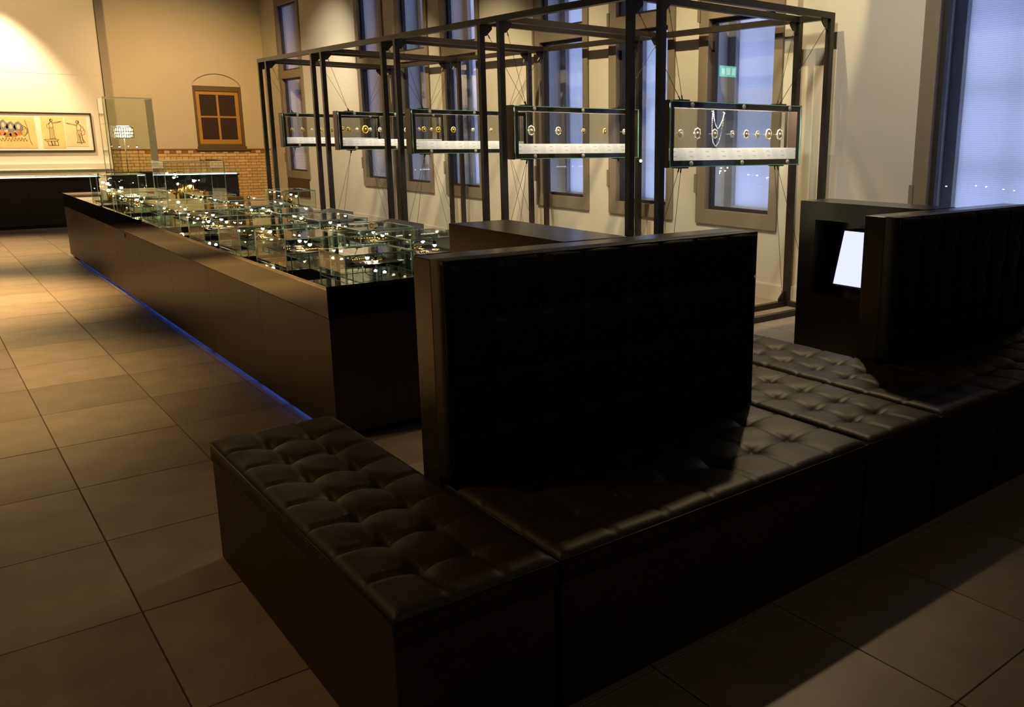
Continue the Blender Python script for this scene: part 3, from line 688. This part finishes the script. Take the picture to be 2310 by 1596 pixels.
for (x0, x1, y0, y1, nx, ny, lab) in MODS:
    t = thing('tufted_bench', lab, 'bench', ((x0+x1)/2, (y0+y1)/2, 0), 'tufted leather benches')
    g = .003
    MB().box(x0+.006, x1-.006, y0+.008, y1-.006, .001, ZS-.088).build('bench_base', M['leather'], t, bevel=.006)
    cu = tuft(x0+g, x1-g, y0+g*0, y1-g, ZS, nx, ny, sub=12 if ny > 4 else 13).build('cushion', M['leather'], t)
    zp = ZS-.020
    loop = [(x0+g, y0, zp), (x1-g, y0, zp), (x1-g, y1-g, zp), (x0+g, y1-g, zp)]
    MB().tube(loop, .0035, 6, closed=True).build('piping', M['piping'], cu)
    for p in buttons(x0+g, x1-g, y0, y1-g, nx, ny, ZS, .036):
        o = bpy.data.objects.new('tuft_button', btn_me); COL.objects.link(o); o.parent = cu; o.location = Vector(p)-Vector(t['_o'])
# backrest units: panel with tufted pad, and an arm running back
PZ = 1.225
for ui, ox in enumerate((0., 2.472)):
    lab = ['near T-shaped black backrest with tufted leather pad, beside the long table', 'right-hand T-shaped black backrest with tufted pad and a lit screen in its arm'][ui]
    x0, x1 = 1.226+ox, 2.654+ox; ax0, ax1 = (1.822+ox, 2.128+ox) if ui == 0 else (4.265, 4.57); yc0, yc1, ya1 = 2.432, 2.552, 3.42
    t = thing('backrest_unit', lab, 'backrest', ((x0+x1)/2, yc0, 0), 'tufted backrest units')
    MB().box(x0, x1, yc0, yc1, .001, PZ-.002).build('core_panel', M['unit'], t, bevel=.003)
    if ui == 0:
        MB().box(ax0, ax1, yc1+.0005, ya1, .001, PZ).build('arm_wall', M['unit'], t, bevel=.003)
    else:
        ry0, ry1, rz0, rz1, rd = 2.74, 3.30, .66, 1.115, .16      # recess in the left face
        mb = MB(); mb.box(ax0+rd, ax1, yc1+.0005, ya1, .001, PZ)
        mb.box(ax0, ax0+rd, yc1+.0005, ya1, .001, rz0); mb.box(ax0, ax0+rd, yc1+.0005, ya1, rz1, PZ); mb.box(ax0, ax0+rd, yc1+.0005, ry0, rz0, rz1); mb.box(ax0, ax0+rd, ry1, ya1, rz0, rz1)
        aw = mb.build('arm_wall', M['unit'], t)
        # reclined screen in the recess
        p = [(ax0+.012, ry0+.06, rz0+.075), (ax0+.012, ry1-.15, rz0+.075), (ax0+.098, ry1-.15, rz1-.062), (ax0+.098, ry0+.06, rz1-.062)]
        d = Vector((.02, 0, -.006)); mb = MB(); e = .012
        q = [(p[0][0]-.001, p[0][1]-e, p[0][2]-e), (p[1][0]-.001, p[1][1]+e, p[1][2]-e), (p[2][0]+.002, p[2][1]+e, p[2][2]+e), (p[3][0]+.002, p[3][1]-e, p[3][2]+e)]
        b_ = [tuple(Vector(v)+d) for v in q]; f_ = [tuple(Vector(v)+Vector((.003,0,-.001))) for v in q]
        mb.add(f_+b_, [(0,1,2,3), (7,6,5,4)]+[(i, i+4, (i+1) % 4+4, (i+1) % 4) for i in range(4)])
        sb = mb.build('screen_body', M['black'], t, fix=True)
        MB().add(p, [(0,1,2,3)]).build('screen', M['screen'], sb)['label'] = 'bright white lit screen'
    # tufted pad on the front (built lying, then stood up)
    mb = tuft(0, x1-x0, 0, PZ-.492, .105, 8, 4, th=.104, sub=10, dep=.014)
    mb.v = [(x0+v[0], yc0-.0005-v[2], .492+v[1]) for v in mb.v]
    cu = mb.build('pad', M['leather_back'], t)
    zz = yc0-.0005-.105+.020
    MB().tube([(x0, zz, .494), (x1, zz, .494), (x1, zz, PZ), (x0, zz, PZ)], .0035, 6, closed=True).build('piping', M['piping'], cu)
    for (bx, by, bz) in buttons(0, x1-x0, 0, PZ-.492, 8, 4, .105, .022):
        o = bpy.data.objects.new('tuft_button', btn_me); COL.objects.link(o); o.parent = cu; o.rotation_euler = (PI/2, 0, 0)
        o.location = Vector((x0+bx, yc0-.0005-bz, .492+by))-Vector(t['_o'])

# ------------------------------------------------------------------ far cabinets, tall showcase, drawings
def cabinet(name, lab, x0, x1, yf, dark_papers):
    t = thing(name, lab, 'cabinet', ((x0+x1)/2, yf+.4, 0)); yb = yf+.85
    MB().box(x0+.05, x1-.05, yf+.06, yb-.03, .001, .06).build('plinth', M['black'], t)
    n = max(1, round((x1-x0)/1.2)); wd = (x1-x0)/n
    for i in range(n): MB().box(x0+i*wd+.002, x0+(i+1)*wd-.002, yf, yf+.02, .06, .84).build('front_panel', M['black'], t)
    MB().box(x0, x1, yf+.02, yb, .06, .84).build('body', M['black'], t)
    MB().box(x0-.02, x1+.02, yf-.02, yb, .84, .868).build('desk_top', M['black'], t)
    MB().box(x0+.04, x1-.04, yf+.03, yb-.05, .8685, .880).build('display_bed', M['paper'], t)
    MB().box(x0+.02, x1-.02, yf+.004, yf+.022, .8685, .886).build('light_strip', M['led_desk'], t)
    for (u, w_) in dark_papers: MB().box(x0+u, x0+u+w_, yf+.08, yf+.3, .8805, .886).build('dark_plate', M['black'], t)
    gh = 1.0
    pane('glass_front', t, x0, x1, yf-.016, yf-.008, .869, gh-.006, 'y'); pane('glass_lid', t, x0, x1, yf-.016, yb-.02, gh-.006, gh, 'z')
    pane('glass_end', t, x1-.008, x1, yf-.008, yb-.02, .869, gh-.006, 'x'); pane('glass_end', t, x0, x0+.008, yf-.008, yb-.02, .869, gh-.006, 'x')
    return t
cabinet('desk_cabinet', 'long black desk cabinet with lit glass top below the framed drawings', -1.6, 2.67, 17.9, ((3.36, .16), (3.72, .1)))
cabinet('desk_cabinet', 'short black desk cabinet with lit glass top below the ochre window', 3.72, 5.02, 17.9, ((.5, .2),))
# tall showcase
sx0, sx1, sy0, sy1 = 2.875, 3.665, 17.92, 18.45; sz0, sz1 = .93, 2.235
t = thing('tall_showcase', 'tall upright glass showcase with thin metal edges holding a glowing tiara', 'showcase', ((sx0+sx1)/2, (sy0+sy1)/2, 0))
MB().box(sx0, sx1, sy0, sy1, .001, sz0).build('pedestal', M['black'], t, bevel=.004)
for ux in (sx0, sx1-.014):
    for uy in (sy0, sy1-.014): MB().box(ux, ux+.014, uy, uy+.014, sz0, sz1).build('corner_post', M['chrome'], t)
mb = MB().box(sx0, sx1, sy0, sy0+.014, sz1, sz1+.014).box(sx0, sx1, sy1-.014, sy1, sz1, sz1+.014).box(sx0, sx0+.014, sy0+.014, sy1-.014, sz1, sz1+.014).box(sx1-.014, sx1, sy0+.014, sy1-.014, sz1, sz1+.014)
mb.build('top_rim', M['chrome'], t)
pane('front_pane', t, sx0+.014, sx1-.014, sy0+.003, sy0+.010, sz0, sz1, 'y'); pane('rear_pane', t, sx0+.014, sx1-.014, sy1-.010, sy1-.003, sz0, sz1, 'y')
pane('side_pane', t, sx0+.003, sx0+.010, sy0+.014, sy1-.014, sz0, sz1, 'x'); MB().box(sx1-.012, sx1-.004, sy0+.014, sy1-.014, sz0, sz1).build('side_panel', M['taupe'], t)
pane('top_pane', t, sx0, sx1, sy0, sy1, sz1+.0145, sz1+.020, 'z')
tc_ = (3.19, 18.16)
ti = thing('tiara', 'dazzling white diamond tiara on a stand in the tall showcase', 'tiara', (tc_[0], tc_[1], sz0))
MB().tube([(tc_[0], tc_[1], sz0+.001), (tc_[0], tc_[1], 1.54)], .006, 8).build('stand', M['rod'], ti)
na = 26
for lev, rr, zz in ((0, .155, 1.545), (1, .16, 1.60), (2, .163, 1.655), (3, .158, 1.71)):
    MB().tube([(tc_[0]+rr*math.cos(2*PI*k/na), tc_[1]+rr*.8*math.sin(2*PI*k/na), zz+(.03*abs(math.cos(PI*k/na*2+PI/2)) if lev == 3 else 0)) for k in range(na)], .010, 6, closed=True).build('diamond_band', M['tiara'], ti)
for k in range(na):
    a = 2*PI*k/na; MB().tube([(tc_[0]+.157*math.cos(a), tc_[1]+.126*math.sin(a), 1.545), (tc_[0]+.162*math.cos(a), tc_[1]+.13*math.sin(a), 1.72)], [.007, .012], 6).build('diamond_drop', M['tiara'], ti)
MB().lathe((tc_[0], tc_[1], 1.545), [(.10, 0), (.135, .05), (.135, .16), (.09, .215)], 20).build('added_glow_core', emis('tiara_glow', (1.0,.86,.55), 7), ti)  # emissive core added inside the tiara to imitate its bright sparkle
for k, hx in enumerate((3.08, 3.36)):
    lamp((hx+.02*(1 if k == 0 else 1), 18.12, sz0+.001), (hx, 18.06, 1.385), 'thin gooseneck lamp at the %s inside the tall showcase' % ('left', 'right')[k], 'lamps in the tall showcase', r=.010)
# framed drawings on the partition
def ribbon(mb, pts, wd, y):
    P2 = [Vector((p[0], p[1])) for p in pts]
    for a, b in zip(P2[:-1], P2[1:]):
        d = (b-a);
        if d.length < 1e-6: continue
        n = Vector((-d.y, d.x)).normalized()*wd/2; e = d.normalized()*wd*.3; a2, b2 = a-e, b+e
        q = [a2+n, a2-n, b2-n, b2+n]; mb.add([(v.x, y, v.y) for v in q]+[(v.x, y-.0008, v.y) for v in q], [(4,5,6,7), (0,4,7,3), (1,2,6,5)])
def blob(mb, cx_, cz_, rx, rz, y, n=14, wob=.12):
    vs = [(cx_+rx*math.cos(2*PI*k/n)*(1+wob*math.sin(3*k)), y, cz_+rz*math.sin(2*PI*k/n)*(1+wob*math.cos(2*k))) for k in range(n)]
    mb.add(vs, [tuple(range(n))])
fr = thing('framed_drawings', 'wide dark-framed set of three old drawings on the white partition wall', 'picture', (2.2, PY, 1.64))
fx0, fx1, fz0, fz1 = .90, 2.985, 1.275, 2.005; yfr = PY-.035; fb = .022
mb = MB().box(fx0, fx0+fb, yfr, PY-.001, fz0, fz1).box(fx1-fb, fx1, yfr, PY-.001, fz0, fz1).box(fx0+fb, fx1-fb, yfr, PY-.001, fz0, fz0+fb).box(fx0+fb, fx1-fb, yfr, PY-.001, fz1-fb, fz1)
mb.build('frame', M['frame'], fr)
MB().box(fx0+fb, fx1-fb, PY-.012, PY-.001, fz0+fb, fz1-fb).build('mount_board', M['mount'], fr)
yp = PY-.0125
d1 = MB().box(1.02, 2.055, yp-.003, yp, 1.34, 1.915).build('frieze_drawing', M['sheet'], fr)
mb = MB(); ys_ = yp-.0035
for k in range(7):
    cx_ = 1.10+.115*k
    blob(mb, cx_, 1.735+.02*math.sin(k*2), .072, .10, ys_)
mb.build('grey_hair_masses', M['greyink'], d1)
mb = MB()
for k in range(7): blob(mb, 1.10+.115*k, 1.745+.02*math.sin(k*2), .026, .045, ys_-.0008, wob=.05)
mb.build('faces', M['skin'], d1)
mb = MB()
for k in range(9): blob(mb, 1.10+.085*k, 1.60+.02*math.sin(k*1.7), .06, .05, ys_-.0004)
mb.build('red_wash', M['redink'], d1)
mb = MB(); pts = [(1.08+.0085*k, 1.50+.028*math.sin(k*1.1)+.012*math.sin(k*2.7)) for k in range(98)]; ribbon(mb, pts, .006, ys_-.001)
for k in range(3): ribbon(mb, [(1.86+.05*math.cos(a/8*2*PI)*(1-.2*k)+.02*k, 1.66+.10*math.sin(a/8*2*PI)*(1-.2*k)) for a in range(9)], .005, ys_-.001)
ribbon(mb, [(1.90, 1.86), (1.93, 1.70), (1.94, 1.50), (1.97, 1.40)], .008, ys_-.001)
mb.build('ink_scrolls', M['ink'], d1)
def figure(parent, x, z, h, facing):
    f = facing; mb = MB(); y = ys_-.0005
    P2 = lambda a, b: (x+f*a*h, z+b*h)
    def st(l, w_=.006): ribbon(mb, [P2(*q) for q in l], w_, y)
    st([(.0,.93),(.05,.96),(.09,.93),(.09,.87),(.05,.84),(.0,.86),(.0,.93)], .010)      # head
    st([(.02,.95),(.0,.90),(.01,.86)], .016)
    st([(.05,.84),(.05,.80),(.12,.79),(.26,.82),(.40,.85),(.46,.86)], .007)              # arm out
    st([(.06,.76),(.14,.755),(.28,.79),(.42,.83)], .005)
    st([(.04,.82),(-.03,.79),(-.07,.70),(-.05,.60),(-.06,.45),(-.07,.25),(-.08,.06)], .008)
    st([(.07,.77),(.09,.66),(.08,.56),(.10,.42),(.09,.22),(.12,.05)], .008)
    st([(-.05,.58),(.02,.55),(.09,.57)], .006); st([(.0,.55),(-.01,.35),(.0,.08)], .005); st([(.04,.54),(.05,.34),(.04,.08)], .005)
    st([(-.10,.05),(.0,.04),(.06,.06),(.15,.04)], .010)
    st([(-.03,.79),(-.14,.70),(-.16,.58),(-.10,.52),(-.05,.50)], .006)
    return mb
d2 = MB().box(2.145, 2.51, yp-.003, yp, 1.34, 1.925).build('drawing_of_man_on_pedestal', M['sheet'], fr)
mb = figure(d2, 2.30, 1.50, .40, 1); ribbon(mb, [(2.17, 1.50), (2.40, 1.50), (2.37, 1.47), (2.20, 1.47), (2.17, 1.50)], .008, ys_); ribbon(mb, [(2.22, 1.47), (2.23, 1.39), (2.39, 1.39), (2.38, 1.47)], .010, ys_); ribbon(mb, [(2.28, 1.47), (2.29, 1.39)], .02, ys_); ribbon(mb, [(2.33, 1.47), (2.33, 1.39)], .014, ys_)
mb.build('ink_figure', M['ink'], d2)
d3 = MB().box(2.525, 2.885, yp-.003, yp, 1.37, 1.935).build('drawing_of_robed_woman', M['sheet2'], fr)
mb = figure(d3, 2.76, 1.42, .46, -1); ribbon(mb, [(2.80, 1.74), (2.85, 1.68), (2.84, 1.60), (2.79, 1.58)], .007, ys_); ribbon(mb, [(2.78, 1.62), (2.80, 1.50), (2.83, 1.44)], .012, ys_); ribbon(mb, [(2.74, 1.62), (2.76, 1.52), (2.77, 1.42)], .012, ys_)
mb.build('ink_figure', M['ink'], d3)
# hanging exit sign over the aisle (it mirrors in the window glass)
ex = thing('exit_sign', 'green lit exit sign hanging over the aisle, mirrored in the window glass', 'sign', (-1.68, 14.35, 3.0))
MB().box(-1.94, -1.42, 14.33, 14.37, 3.0, 3.24).build('sign_body', M['exit'], ex)
for (a, b, c_, d_) in ((-1.90, -1.80, 3.04, 3.20), (-1.74, -1.62, 3.04, 3.20), (-1.56, -1.46, 3.06, 3.18)): MB().box(a, b, 14.326, 14.374, c_, d_).build('pictogram', M['exitw'], ex)
for xx in (-1.9, -1.46): MB().tube([(xx, 14.35, 3.24), (xx, 14.35, HC)], .004, 6).build('suspension_rod', M['steel'], ex)

for o in bpy.data.objects:
    if '_o' in o: del o['_o']
